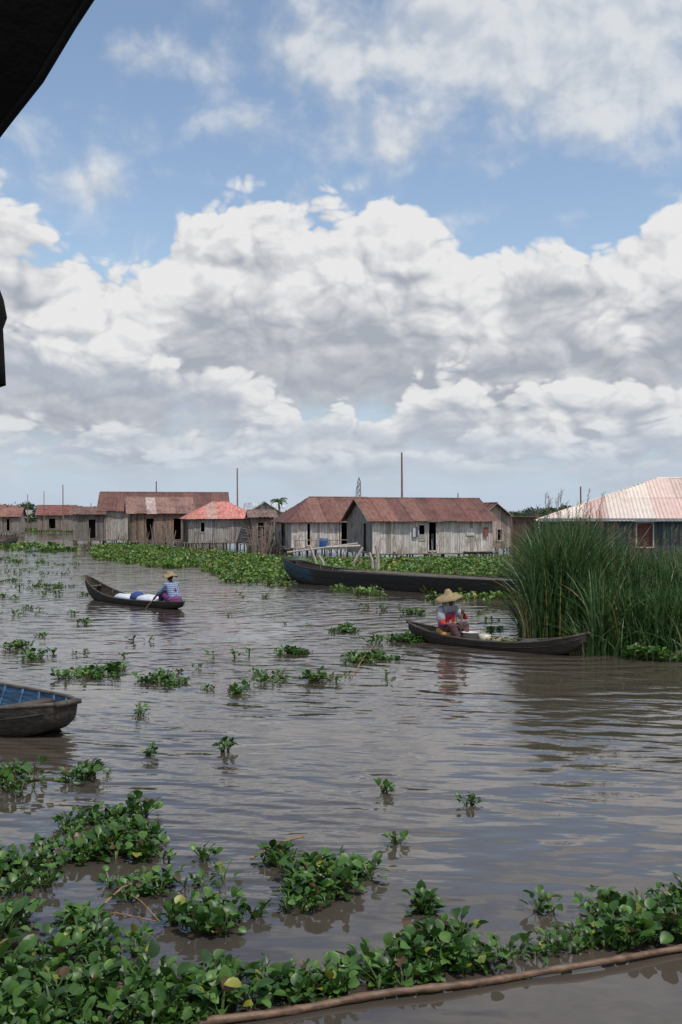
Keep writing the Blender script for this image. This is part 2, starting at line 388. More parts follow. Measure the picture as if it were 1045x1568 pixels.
mid=[(150,1030,48),(232,1040,36),(275,1048,18),(70,1005,32),(25,992,16),(60,975,10),(375,1057,22),(420,1042,28),(325,1054,8),(465,996,36),(560,1010,48),(485,1040,22),(530,964,26),(625,985,34),(575,985,10),
     (400,1030,10),(130,955,9),(45,930,8),(20,890,18),(15,915,22),(95,900,26),(60,862,12),(60,897,14),(735,940,10),(590,935,10),(410,915,10),(280,1030,8),(690,890,10),(100,880,8),(70,845,30),(25,860,14),(90,865,10),(130,912,8),(760,965,14),(750,950,12),(635,940,14)]
ml=[spot(*a,(110 if a[1]>950 else 34)) for a in mid]
ml.append(bed([(-20,850),(120,848),(150,900),(110,965),(-20,965)],2.6,.5,.08)); ml.append(bed([(300,900),(700,925),(640,990),(330,960)],.8,.5,.15)); ml.append(bed([(0,960),(300,960),(620,1000),(560,1070),(0,1060)],.9,.5,.15))
hyacinth('water_hyacinth_patches',np.concatenate(ml),size=(.04,.076),hgt=(.01,.07),spread=(.02,.1),bright=1.1)
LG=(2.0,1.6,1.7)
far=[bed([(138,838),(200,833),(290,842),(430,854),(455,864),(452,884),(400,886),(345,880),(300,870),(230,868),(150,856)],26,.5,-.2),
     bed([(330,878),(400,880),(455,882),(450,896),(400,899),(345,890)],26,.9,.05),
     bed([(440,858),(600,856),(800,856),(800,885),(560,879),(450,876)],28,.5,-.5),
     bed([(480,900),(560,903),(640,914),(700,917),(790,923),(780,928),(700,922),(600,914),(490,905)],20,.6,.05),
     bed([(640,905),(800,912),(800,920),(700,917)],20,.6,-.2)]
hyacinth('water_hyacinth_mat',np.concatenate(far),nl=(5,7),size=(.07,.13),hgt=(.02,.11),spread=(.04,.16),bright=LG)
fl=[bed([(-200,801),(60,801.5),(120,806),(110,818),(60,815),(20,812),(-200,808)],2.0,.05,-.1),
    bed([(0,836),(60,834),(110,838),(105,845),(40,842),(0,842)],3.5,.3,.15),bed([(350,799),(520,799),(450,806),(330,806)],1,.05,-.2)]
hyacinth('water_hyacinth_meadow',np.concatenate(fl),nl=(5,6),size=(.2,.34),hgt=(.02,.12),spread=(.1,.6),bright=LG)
rr=[bed([(905,985),(1100,1000),(1100,1020),(1000,1012),(930,1002),(895,990)],70,1,-.5)]
hyacinth('water_hyacinth_fringe',np.concatenate(rr),size=(.06,.11),hgt=(.03,.14),spread=(.02,.12),bright=1.1)
mb=MB()
for (a,b_,r) in (((385,1318),(465,1292),.009),((160,1388),(215,1362),.007),((190,1368),(245,1425),.004),((120,1405),(240,1425),.004),((485,1043),(545,1040),.008),((540,1035),(575,990),.006)):
    p=W(*a);q=W(*b_); mb.tube([(*p,.02),((p[0]+q[0])/2,(p[1]+q[1])/2,.07),(*q,.06)],r,(.30,.18,.09),6)
mb.obj('floating_stems',m_pole)
# ---------------------------------------------------------------- bamboo pole
def gpole():
    mb=MB(); a=Vector((*W(200,1592),.02)); b=Vector((*W(1120,1445),.03)); n=60; pts=[];rad=[]
    for i in range(n+1):
        t=i/n; p=a.lerp(b,t)+Vector((0,.02*math.sin(t*7)+.008*math.sin(t*23),.006*math.sin(t*19))); pts.append(p)
        r=.020-.004*t; k=(t*9)%1
        if k<.11: r+=.004
        rad.append(r)
    mb.tube(pts,rad,(.17,.105,.065),12); mb.obj('bamboo_boom',m_bamboo,smooth=True)
gpole()
# ---------------------------------------------------------------- reeds
def reeds():
    VS=[];CS=[]
    def field(n,u0,u1,v0,v1,h0,h1,hf=None,wid=(.008,.016),cols=None,lean=.25):
        u=rng.uniform(u0,u1,n); v=1/rng.uniform(1/(v1-HZ),1/(v0-HZ),n)+HZ
        d=CH*F/(v-HZ); x=(u-522.5)/F*d
        H=rng.uniform(h0,h1,n)
        if hf is not None: H*=np.interp(u,[p[0] for p in hf],[p[1] for p in hf])
        az=rng.uniform(0,2*np.pi,n); ln=rng.gamma(2,lean/2,n); wd=rng.uniform(*wid,n); fa=rng.uniform(0,np.pi,n)
        out=np.stack([np.cos(az),np.sin(az)],1); sd=np.stack([np.cos(fa),np.sin(fa)],1)
        t=np.linspace(0,1,7); rows=[]
        for k in t:
            c=np.zeros((n,3)); c[:,0]=x+out[:,0]*ln*H*k**2.2; c[:,1]=d+out[:,1]*ln*H*k**2.2; c[:,2]=H*(k-.28*np.minimum(ln,1.2)*k**4)-.05
            ww=wd*(1-k**3)+.001
            for s in(-1,1):
                q=c.copy(); q[:,:2]+=sd*ww[:,None]*s; rows.append(q)
        VS.append(np.stack(rows,1))
        base=np.array([.028,.075,.018]); hi=np.array([.07,.14,.034]); q=rng.random(n)[:,None]; cc=base+(hi-base)*q
        r=rng.random(n); cc[r<.06]=(.22,.19,.08)
        C=np.repeat(cc[:,None,:],14,1); 
        if cols is not None: C[:]=cols
        CS.append(C)
    hf=[(770,.4),(800,.68),(835,1.0),(890,1.04),(930,.84),(1000,.72),(1120,.78)]
    field(6500,814,1180,930,988,1.8,2.6,hf,lean=.3)
    field(2500,905,1180,985,1003,1.2,1.9,hf,lean=.3)
    field(1900,808,905,955,984,1.7,2.65,hf,lean=.3)
    field(600,795,835,950,978,.5,1.3,None,(.006,.012),lean=.5)
    field(600,800,880,966,985,.5,1.2,None,(.008,.013),(.34,.29,.12),.35)
    field(1200,880,1180,985,1006,.4,.9,None,(.008,.014),lean=.7)
    Vv=np.concatenate(VS); C=np.concatenate(CS); n=len(Vv)
    fq=np.array([(2*i,2*i+1,2*i+3,2*i+2) for i in range(6)])
    np_mesh('reed_bed',Vv.reshape(-1,3),(np.arange(n)[:,None,None]*14+fq[None]).reshape(-1,4),C.reshape(-1,3),m_reed,None,True)
    mb=MB()
    for i in range(60):
        u=random.uniform(815,1040); v=random.uniform(940,985); x,y=W(u,v); Hh=np.interp(u,[p[0] for p in hf],[p[1] for p in hf])*random.uniform(2.3,2.95)
        dx=random.uniform(-.15,.3)
        pts=[(x+dx*t*t,y,Hh*t) for t in (0,.4,.75,1)]
        mb.tube(pts,[.006,.005,.004,.002],(.16,.17,.06),5)
        for k in range(18):
            t=.86+.14*k/18; px=x+dx*t*t; a=random.uniform(0,6.28); l=random.uniform(.05,.1)
            mb.tube([(px,y,Hh*t),(px+math.cos(a)*l*.6+.03,y+math.sin(a)*l*.5,Hh*t+l)],[.004,.002],(.22,.17,.10),4)
    mb.obj('reed_seed_heads',m_pole)
reeds()
# ---------------------------------------------------------------- houses
def wall(mb,p0,p1,z0,ztop,col,ops=(),bw=.17,th=.03,gap=.012,var=.16):
    p0=Vector((p0[0],p0[1],0));p1=Vector((p1[0],p1[1],0)); L=(p1-p0).length; d=(p1-p0)/L; nrm=Vector((d.y,-d.x,0))
    R=Matrix.Rotation(math.atan2(d.y,d.x),3,'Z'); s=0
    while s<L-.02:
        w_=min(bw*random.uniform(.75,1.2),L-s); sc=s+w_/2; zt=ztop(sc) if callable(ztop) else ztop
        zb=z0-random.uniform(0,.09); segs=[(zb,zt)]
        for (a,b,c,e) in ops:
            if a<sc<b:
                ns=[]
                for (q0,q1) in segs:
                    if c>q0: ns.append((q0,min(c,q1)))
                    if e<q1: ns.append((max(e,q0),q1))
                segs=[q for q in ns if q[1]-q[0]>.03]
        c_=jit(col,var); 
        if random.random()<.08: c_=tuple(x*.6 for x in c_)
        off=random.uniform(-.008,.008)
        for (q0,q1) in segs:
            c=p0+d*sc+nrm*off; mb.box((c.x,c.y,(q0+q1)/2),(w_-gap,th,q1-q0),c_,R)
        s+=w_
    for (a,b,c,e) in ops:
        fc=tuple(min(1,x*1.15) for x in col); o=nrm*.035
        for ss,wd,zc,hh in ((a,.07,(c+e)/2,e-c+.14),(b,.07,(c+e)/2,e-c+.14),((a+b)/2,b-a,e+.035,.07),((a+b)/2,b-a,c-.035,.07)):
            q=p0+d*ss+o; mb.box((q.x,q.y,zc),(wd-.002,.035,hh-.002),fc,R)
def slope(mb,e0,e1,up,a0,a1,col,col2=None,sheet=.85,rust=.3,amp=.018,step=.07):
    e0=Vector(e0);e1=Vector(e1);up=Vector(up); L=(e1-e0).length; d=(e1-e0)/L; nr=d.cross(up).normalized()
    if nr.z<0: nr=-nr
    nsh=max(1,round(L/sheet)); rows=2
    for i in range(nsh):
        cc=jit(col,.1) if (col2 is None or random.random()>rust) else jit(col2,.12)
        for r in range(rows):
            g0,g1=r/rows,(r+1)/rows+.02
            s0=L*i/nsh; s1=L*(i+1)/nsh+.03; n=max(2,int((s1-s0)/step)); lift=random.uniform(.0,.015)+(.012*(i%2))+.006*r
            c=jit(cc,.09)
            ov=random.uniform(0,.1) if r==0 else .0
            vs=[]
            for k in range(n+1):
                a=min(s0+(s1-s0)*k/n,L); G=1.0
                if a0>0: G=min(G,a/a0)
                if a1>0: G=min(G,(L-a)/a1)
                wv=amp*math.sin(a*2*math.pi/(.14 if step<.05 else .28))
                b=min(g0,G);t=min(g1,G,1.0)
                vs.append(e0+d*a+up*b+nr*(lift+wv)-up.normalized()*(ov if b<=0 else 0)); vs.append(e0+d*a+up*t+nr*(lift+wv+.002))
            fs=[(2*k,2*k+2,2*k+3,2*k+1) for k in range(n)]
            mb.add(vs,fs,c)
def house(name,x,y,ang,L,Dp,z0,ze,zr,wcol,rcol,rcol2=None,hip=(0,0),ops=(),lops=(),rust=.3,ov=.3,step=.14,stilts=True,wm=m_wood,rm=m_roof,sidecol=None,rightops=()):
    E=empty(name,(x,y,0),math.radians(ang)); sidecol=sidecol or wcol
    mb=MB(); rr=(zr-ze)/(Dp/2)
    wall(mb,(0,0),(L,0),z0,ze,wcol,ops)
    gt=(lambda s:ze+rr*min(s,Dp-s)-.03) 
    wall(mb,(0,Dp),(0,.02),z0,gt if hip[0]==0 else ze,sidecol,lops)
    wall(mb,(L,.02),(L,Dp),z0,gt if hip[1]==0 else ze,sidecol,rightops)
    wall(mb,(L,Dp),(0,Dp),z0,ze,wcol)
    mb.obj('board_walls',wm,E)
    mf=MB(); mf.box((L/2,Dp/2,z0+.02),(L-.1,Dp-.1,.06),(.3,.26,.22))
    mf.box((L/2,Dp*.55,(z0+ze)/2),(L-.3,.04,ze-z0-.2),(.08,.07,.06)); mf.obj('floor_and_dark_backing',m_wood,E)  # second box: dark sheet added behind the openings, painting in the unlit interior
    mr=MB(); zo=ze-rr*ov+.02
    go=ov
    up=Vector((0,Dp/2+ov,zr-zo+.02)); upb=Vector((0,-(Dp/2+ov),zr-zo+.02))
    slope(mr,(-go,-ov,zo),(L+go,-ov,zo),up,hip[0],hip[1],rcol,rcol2,rust=rust,step=step)
    slope(mr,(-go,Dp+ov,zo),(L+go,Dp+ov,zo),upb,hip[0],hip[1],rcol,rcol2,rust=rust,step=step)
    if hip[0]>0: slope(mr,(-go,Dp+ov,zo),(-go,-ov,zo),Vector((hip[0],0,zr-zo+.02)),Dp/2+ov,Dp/2+ov,rcol,rcol2,rust=rust,step=step)
    if hip[1]>0: slope(mr,(L+go,-ov,zo),(L+go,Dp+ov,zo),Vector((-hip[1],0,zr-zo+.02)),Dp/2+ov,Dp/2+ov,rcol,rcol2,rust=rust,step=step)
    mr.tube([(-go+hip[0],Dp/2,zr+.03),(L+go-hip[1],Dp/2,zr+.03)],.06,jit(rcol,.1),6)
    mr.obj('corrugated_roof',rm,E)
    mt=MB()
    for yy in (-.0,Dp): mt.box((L/2,yy-.06 if yy==0 else yy+.06,ze-.06),(L+.3,.05,.1),(.25,.2,.17))
    if hip[0]==0:
        for y0_ in(-ov,Dp+ov):
            mt.tube([(-go-.02,y0_,zo-.03),(-go-.02,Dp/2,zr-.02)],.04,(.3,.25,.22),4)
    mt.obj('fascia_beams',m_wood,E)
    if stilts:
        ms=MB(); nx=max(2,int(L/1.0))
        for i in range(nx+1):
            for yy in (.08,Dp*.5,Dp-.08):
                xx=L*i/nx; ms.tube([(xx+random.uniform(-.06,.06),yy,-.6),(xx,yy,z0+.05)],.05,jit((.16,.12,.09),.2),6)
        ms.tube([(-.4,-.12,z0-.03),(L+.3,-.12,z0-.05)],.045,(.2,.16,.12),6)
        for i in range(int(L*1.5)):
            xx=random.uniform(0,L); ms.tube([(xx,-.15,-.3),(xx+random.uniform(-.5,.5),-.1,z0+.1)],.025,jit((.22,.18,.14),.3),5)
        for i in range(int(L*.8)):
            xx=random.uniform(.2,L-.2); hh=random.uniform(.5,1.3); ms.tube([(xx,-.6,-.1),(xx+random.uniform(-.3,.3),-.08,z0+hh)],.02,jit((.3,.25,.2),.3),5)
        ms.obj('stilts',m_pole,E)
    return E
GRL=(.64,.60,.56); RUST=(.165,.075,.058); RUST2=(.21,.105,.08)
E=house('plank_house',1.76,56,16,7.35,5,.35,2.3,3.5,GRL,RUST,RUST2,ops=[(2.75,3.15,1.15,1.95),(3.35,3.85,.5,2.1)],lops=[(3.4,4.0,.45,2.05)],sidecol=(.33,.31,.29),rust=.4)  # sidecol: shade on the sides away from the sun put into board colour
mb=MB(); mb.box((5.95,-.05,1.55),(.5,.03,.42),(.7,.68,.65)); mb.box((2.95,-.06,1.3),(.42,.03,.25),(.42,.4,.38)); mb.box((3.72,.25,1.0),(.14,.02,.9),(.25,.27,.36)); 
mb.box((6.6,-.25,.42),(2.2,.45,.04),(.3,.27,.24)); mb.obj('shutters_and_step',m_wood,E)
mb=MB()
for (xx,cc,ww) in ((2.5,(.5,.5,.52),.25),(2.62,(.1,.12,.2),.16),(6.9,(.3,.08,.07),.25)):
    mb.box((xx,-.12,1.55),(ww,.015,.55),cc)
mb.obj('hanging_laundry',m_cloth,E)
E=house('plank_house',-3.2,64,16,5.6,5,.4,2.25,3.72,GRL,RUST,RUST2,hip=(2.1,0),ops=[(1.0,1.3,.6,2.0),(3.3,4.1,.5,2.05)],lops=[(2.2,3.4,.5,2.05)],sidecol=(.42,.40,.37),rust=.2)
mb=MB(); mb.box((1.6,-.9,.42),(3.4,1.7,.06),(.34,.3,.27)); 
for i in range(6): mb.tube([(-.1+.68*i,-1.6,-.5),(-.1+.68*i,-1.6,1.0)],.035,(.3,.27,.23),6)
mb.tube([(-.2,-1.6,.95),(3.6,-1.6,.95)],.03,(.35,.3,.27),6); mb.obj('porch_deck',m_wood,E)
mb=MB(); mb.lathe((1.9,-1.0,.45),[(.0,0),(.28,0),(.3,.1),(.3,.28),(.3,.55),(.27,.62),(0,.62)],(.03,.12,.35),16); mb.obj('blue_barrel',m_plastic,E,True)
house('plank_house',-11.5,75,14,5.3,4.6,.5,2.42,3.55,(.40,.37,.35),(.58,.24,.20),(.52,.34,.29),hip=(2.3,2.3),ops=[(.9,1.25,1.3,2.0)],lops=[(1.6,2.5,.6,2.1)],rust=.3,sidecol=(.18,.15,.13))  # dark sidecol paints the shaded gable side into its boards
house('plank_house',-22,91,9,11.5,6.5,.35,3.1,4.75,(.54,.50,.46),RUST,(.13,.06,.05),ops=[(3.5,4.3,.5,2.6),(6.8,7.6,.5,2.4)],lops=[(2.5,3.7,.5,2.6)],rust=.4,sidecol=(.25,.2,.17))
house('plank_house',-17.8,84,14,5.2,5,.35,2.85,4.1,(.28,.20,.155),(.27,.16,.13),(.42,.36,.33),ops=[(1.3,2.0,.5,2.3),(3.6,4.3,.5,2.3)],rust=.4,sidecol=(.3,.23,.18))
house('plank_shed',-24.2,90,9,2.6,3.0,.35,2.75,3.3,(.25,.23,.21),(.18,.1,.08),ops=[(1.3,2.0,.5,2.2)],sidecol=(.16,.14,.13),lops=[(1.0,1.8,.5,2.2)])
house('tin_house',-10.6,112,4,4.0,4,.4,3.1,4.0,(.45,.47,.47),(.52,.62,.68),(.4,.48,.52),ops=[(1.2,1.9,.8,2.3)],rust=.3)
house('tin_house',-6.3,102,98,4,3.0,.4,3.0,3.95,(.45,.43,.4),(.42,.5,.5),rust=.3,lops=[(1.2,1.8,.8,2.2)])
house('plank_house',11.1,65,104,4,2.2,.4,2.45,3.3,(.52,.43,.36),RUST,(.4,.3,.25),ops=[(1.0,1.8,.6,2)],lops=[(1.2,1.6,.9,1.6)])
house('plank_shed',-6.6,74,10,1.6,2,.4,2.5,2.9,(.25,.2,.17),(.2,.14,.12),ops=[(.4,1.1,.5,2)])
for (u,d,L,ze,zr,rc) in ((58,150,5.3,2.9,4.2,(.22,.09,.075)),(2,125,2.2,2.6,3.6,(.25,.13,.1)),(-12,140,3,2.8,4,(.2,.09,.08)),(22,175,3.5,2.5,3.6,(.3,.3,.3)),(112,190,6,3.0,4.1,(.22,.14,.12)),(-70,130,6,2.8,4.0,(.2,.1,.08)),(35,230,5,2.5,3.8,(.25,.2,.2)),(95,240,6,3,4.4,(.4,.42,.45)),(75,260,5,3,4.6,(.28,.15,.12))):
    x,y=D(u,d); house('distant_stilt_house',x,y,8,L,4,.5,ze,zr,(.3,.26,.23),rc,ops=[(L*.3,L*.5,.7,2.2)],rust=.3)
OP=[(.85,1.28,1.45,2.22),(3.25,3.85,1.3,2.2),(7.4,8,1.3,2.2)]
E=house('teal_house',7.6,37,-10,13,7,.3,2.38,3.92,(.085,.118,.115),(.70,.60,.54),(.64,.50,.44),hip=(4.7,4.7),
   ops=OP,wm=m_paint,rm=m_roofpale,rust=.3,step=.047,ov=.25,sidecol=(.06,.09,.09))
mb=MB()
for (a,b,c,e) in OP:
    mb.box(((a+b)/2,.03,(c+e)/2),(b-a,.02,e-c),(.16,.055,.035))
    for xx in (a,b): mb.box((xx,-.07,(c+e)/2),(.045,.03,e-c+.045),(.6,.52,.42))
    for zz in (c,e): mb.box(((a+b)/2,-.07,zz),(b-a-.05,.028,.045),(.6,.52,.42))
    mb.tube([(a,.0,c),(b,.0,e)],.014,(.6,.5,.4),4)
mb.obj('windows',m_paint,E)
mb=MB(); mb.box((6.5,-.3,2.3),(13.5,.03,.12),(.28,.34,.35)); mb.obj('eave_board',m_paint,E)
E=empty('rusty_tin_outhouse',(6.85,40,0),math.radians(-12)); mb=MB()
for (e0,e1) in (((0,0),(1.0,0)),((1.0,0),(1.0,1.1)),((1.0,1.1),(0,1.1)),((0,1.1),(0,0))):
    n=26; vs=[]
    dv=Vector((e1[0]-e0[0],e1[1]-e0[1],0)); nr=Vector((dv.y,-dv.x,0)).normalized()
    for k in range(n+1):
        p=Vector((*e0,0))+dv*k/n+nr*.012*math.sin(k*1.9); vs+= [p+Vector((0,0,.05)),p+Vector((0,0,2.4))]
    mb.add(vs,[(2*k,2*k+2,2*k+3,2*k+1) for k in range(n)],(.15,.085,.065))
mb.box((.5,.55,2.43),(1.15,1.3,.04),(.2,.12,.09))
mb.obj('tin_walls',m_roof,E)
ms=MB()
for (a,b) in ((0,0),(1,0),(0,1.1),(1,1.1)): ms.tube([(a,b-.05,-.5),(a,b-.05,2.5)],.04,(.25,.19,.15),6)
ms.obj('corner_posts',m_pole,E)
# ---------------------------------------------------------------- poles
for (u,v,d,r) in ((364,717,78,.07),(616,693,64,.075),(240,737,98,.08),(97,742,112,.07),(68,752,130,.06),(43,757,135,.06),(702,755,68,.05),(890,745,46,.05),(322,755,100,.05),(140,770,120,.06)):
    x,y,z=D(u,d,v); mb=MB(); mb.tube([(x+.03,y,-.5),(x,y,z*.5),(x-.02,y,z)],[r,r*.9,r*.7],(.26,.18,.12),8)
    mb.obj('wooden_pole',m_pole)
x,y,z=D(550,70,731); mb=MB()
for sx,sy in((-1,-1),(1,-1),(0,1)):
    mb.tube([(x+sx*.25,y+sy*.25,0),(x+sx*.1,y+sy*.1,z-.3),(x,y,z)],.025,(.1,.1,.1),5)
for k in range(12):
    t=k/12; a=.25-.17*t; zz=(z-.3)*t
    mb.tube([(x-a,y-a,zz),(x+a,y-a,zz+.35)],.015,(.1,.1,.1),4); mb.tube([(x+a,y-a,zz),(x,y+a,zz+.35)],.015,(.1,.1,.1),4)
mb.tube([(x-.1,y,z-.5),(x-.2,y,z-.9),(x-.22,y,z-1.6)],.02,(.1,.1,.1),4)
mb.obj('lattice_antenna_mast',m_pole)
mb=MB()
for i in range(150):
    u=random.choice([random.uniform(386,420),random.uniform(212,268),random.uniform(405,450)]); d=random.uniform(66,72) if u>380 else random.uniform(80,83)
    x,y=D(u,d); mb.tube([(x,y,-.2),(x+random.uniform(-.5,.5),y+random.uniform(-.2,.2),random.uniform(.6,2.1))],random.uniform(.015,.035),jit((.27,.22,.18),.35),5)
for i in range(8):
    x,y=D(random.uniform(390,420),70); mb.tube([(x-1,y,random.uniform(.4,1.8)),(x+1,y,random.uniform(.4,1.8))],.025,(.25,.2,.17),5)
mb.obj('stick_fence',m_pole)
mb=MB()
for (u,v0,v1,du) in ((475,866,836,12),(556,866,838,-18),(583,866,828,-8),(566,866,846,6),(488,868,850,10),(576,860,836,4)):
    d=44; x,y,z=D(u,d,v1); x0,_,z0=D(u+du,d,v0)
    mb.tube([(x0,y,-.3),(x0+(x-x0)*.3,y,z0+.2),(x,y,z)],[.07,.07,.06],(.5,.45,.41),6)
x0,y0,z0=D(440,46,846);x1,y1,z1=D(548,46,832); mb.tube([(x0,y0,z0),(x1,y1,z1)],.05,(.5,.46,.42),6)
x0,y0,z0=D(500,46,838);x1,y1,z1=D(552,46,836); mb.tube([(x0,y0,z0),(x1,y1,z1)],.07,(.55,.5,.46),6)
mb.obj('mooring_posts',m_pole)
# ---------------------------------------------------------------- trees
def crown(pts_c,n,size,col,name,parent):
    vs=[];C=[]
    for (c,r) in pts_c:
        k=int(n*r[0]*r[1]); 
        q=rng.normal(0,1,(k,3)); q/=np.linalg.norm(q,axis=1)[:,None]; q*=rng.uniform(.55,1.1,(k,1)); P=np.array(c)+q*np.array(r)
        a=rng.normal(0,1,(k,3)); b=rng.normal(0,1,(k,3)); a/=np.linalg.norm(a,axis=1)[:,None]; b/=np.linalg.norm(b,axis=1)[:,None]
        s=rng.uniform(.6,1.3,(k,1))*size
        vs.append(np.stack([P-a*s,P-b*s*.6,P+a*s,P+b*s*.6],1)); cc=np.array(col)*rng.uniform(.5,1.4,(k,1)); C.append(np.repeat(cc,4,0))
    Vv=np.concatenate(vs).reshape(-1,3); n_=len(Vv)//4
    return np_mesh(name,Vv,np.arange(n_*4).reshape(-1,4),np.concatenate(C),m_tree,parent)
def tree(u,d,vtop,r,col=(.045,.085,.03)):
    x,y,z=D(u,d,vtop); E=empty('tree',(x,y,0)); mb=MB(); mb.tube([(0,0,-.3),(.1,0,z*.4),(0,0,z-r)],[.16,.12,.07],(.2,.15,.1),8)
    cs=[]
    for i in range(9):
        a=random.uniform(0,6.28); q=random.uniform(.2,.8)*r; c=(math.cos(a)*q,math.sin(a)*q,z-r*.6+random.uniform(-.5,.3)*r)
        mb.tube([(0,0,z-r*1.3),c],[.05,.02],(.2,.15,.1),5); rr_=r*random.uniform(.3,.5); cs.append((c,(rr_,rr_,rr_*.75)))
    mb.obj('trunk',m_pole,E); crown(cs,700/(r*r)*1.2,.09*r,col,'crown',E)
tree(855,75,766,1.7); tree(846,95,774,2.2); tree(62,170,771,2.4); tree(40,190,768,2.2); tree(790,110,783,1.5); tree(120,260,772,4,(.09,.13,.11))  # last tree: paler bluish crown colour has distance haze painted in
def palm(u,d,vtop):
    x,y,z=D(u,d,vtop); E=empty('palm_tree',(x,y,0)); mb=MB(); mb.tube([(0,0,-.3),(.15,0,z*.5),(0,0,z-.8)],[.16,.12,.1],(.2,.15,.1),8); mb.obj('trunk',m_pole,E)
    mf=MB()
    for i in range(16):
        a=i*2.4; el=random.uniform(.1,1.1); pr=Vector((0,0,z-.8)); L=1.1
        for k in range(7):
            t=k/7; q=pr+Vector((math.cos(a)*math.cos(el-t*1.6),math.sin(a)*math.cos(el-t*1.6),math.sin(el-t*1.6)))*L/7
            sd=Vector((-math.sin(a),math.cos(a),0)); wv=.2*math.sin(math.pi*(t*.8+.15))
            mf.add([pr,pr+sd*wv-Vector((0,0,.12)),q+sd*wv*.6-Vector((0,0,.1)),q],[(0,1,2,3)],jit((.05,.085,.03),.2))
            mf.add([pr,pr-sd*wv-Vector((0,0,.12)),q-sd*wv*.6-Vector((0,0,.1)),q],[(0,1,2,3)],jit((.05,.085,.03),.2)); pr=q
    mf.obj('fronds',m_tree,E)
palm(427,105,756)
cs=[]
for i in range(420):
    x=random.uniform(-330,330); y=random.uniform(560,640); hh=3.2+5.5*abs(noise.noise((x*.012,3,0)))+2.5*random.random()
    if x<-60 : hh+=1.5
    cs.append(((x,y,hh*.5),(5.5,3,hh*.62)))
crown(cs,7,.9,(.085,.12,.10),'distant_tree_line',None)  # bluish leaf colour includes the haze of distance
mb=MB(); mb.add([(-900,600,.3),(900,600,.3),(900,3900,3),(-900,3900,3)],[(0,1,2,3)],(.05,.07,.05)); mb.obj('far_shore',m_tree)
# ---------------------------------------------------------------- boats
def boat(name,p0,p1,W_,fb,bow,stern,col,incol,draft=.12,pw=.45,flat=.65,nrib=8,seats=(.3,.55,.8),bowp=2.6,seatcol=None,blunt=(0.03,.03),bowcol=None):
    """hull from p0 (stern) to p1 (bow) on the water; local +X to the bow"""
    p0=Vector((*p0,0));p1=Vector((*p1,0)); L=(p1-p0).length; E=empty(name,p0,math.atan2(p1.y-p0.y,p1.x-p0.x))
    n=36
    def prof(t):
        wd=W_/2*max(blunt[0] if t>.5 else blunt[1],(math.sin(math.pi*min(1,max(0,t)))**pw))
        a=abs(2*t-1); zt=fb+(bow if t>.5 else stern)*a**bowp
        zb=-draft+(draft+(zt-fb)*.8+fb*.35)*a**(bowp+1.5)
        return wd,zt,zb
    def sect(t,off):
        wd,zt,zb=prof(t); wd=max(wd-off,.006); zb+=off; 
        return [(-wd,zt),(-wd*.96,zt-(zt-zb)*.3),(-wd*.86,zt-(zt-zb)*.7),(-wd*flat,zb+.01),(0,zb),(wd*flat,zb+.01),(wd*.86,zt-(zt-zb)*.7),(wd*.96,zt-(zt-zb)*.3),(wd,zt)]
    th=.03; mo=MB(); mi=MB()
    for (mbx,off,cc) in ((mo,0,col),(mi,th,incol)):
        vs=[]
        for i in range(n+1):
            t=i/n; xx=t*L
            if off: xx=min(max(xx,.05),L-.05)
            for (yy,zz) in sect(t,off): vs.append((xx,yy,zz))
        fs=[]
        for i in range(n):
            for k in range(8): fs.append((i*9+k,i*9+k+1,(i+1)*9+k+1,(i+1)*9+k))
        fs.append(tuple(range(9))); fs.append(tuple(n*9+k for k in range(9)))
        mbx.add(vs,fs,cc)
        if bowcol is not None and off==0:
            for j in range(len(mbx.V)):
                if j//9>n*.86 and (j%9) in (0,1,7,8): mbx.C[j]=bowcol
    for sg in(-1,1):
        pts=[]
        for i in range(n+1):
            wd,zt,zb=prof(i/n); pts.append((i/n*L,sg*(wd-th/2),zt+.005))
        mo.tube(pts,.024,tuple(x*1.7 for x in col),6)
        pts=[(i/n*L,sg*(prof(i/n)[0]*.985+.004),prof(i/n)[1]-.33*(prof(i/n)[1]-prof(i/n)[2])) for i in range(1,n)]
        mo.tube(pts,.009,tuple(x*.6 for x in col),5)
    for t in (0,1):
        wd,zt,zb=prof(t); mo.box((t*L,0,zt),(.08,wd*2+.04,.05),tuple(x*1.6 for x in col))
    for i in range(nrib):
        t=.1+.8*i/(nrib-1); pts=[(t*L,a,b) for a,b in sect(t,th+.012)]; mi.tube(pts,.018,tuple(x*1.3 for x in incol),5)
    for t in seats:
        wd,zt,zb=prof(t); mi.box((t*L,0,zt-.06),(.2,wd*2-.07,.03),seatcol or tuple(x*1.6 for x in incol))
    mo.obj('hull',m_hull,E,True); mi.obj('inner_planking',m_hull,E,True)
    return E,L
BK=(.035,.03,.026)
a=W(281,934); b=W(133,915)
E1,L1=boat('pirogue',a,b,.74,.14,.5,.07,(.042,.034,.028),(.095,.075,.058),draft=.1,seats=(.42,.9),bowp=2.2)
def sack(mb,c,r,col):
    n0=len(mb.V); mb.sphere(c,r,col,14,9)
    for i in range(n0,len(mb.V)):
        p=Vector(mb.V[i]); k=1+.18*noise.noise(p*5); q=Vector(c)+(p-Vector(c))*k; mb.V[i]=tuple(q)
mb=MB()
sack(mb,(1.75,.0,.16),(.5,.28,.15),(.62,.66,.72)); sack(mb,(2.7,.05,.15),(.5,.26,.12),(.66,.7,.75)); sack(mb,(3.2,0,.14),(.3,.2,.11),(.5,.52,.56))
sack(mb,(2.15,.1,.21),(.24,.2,.16),(.03,.06,.2)); sack(mb,(1.35,.0,.14),(.25,.2,.10),(.6,.62,.62))
mb.obj('cargo_bundles',m_cloth,E1,True)
a=(1.33,19.6); b=(4.25,17.15)
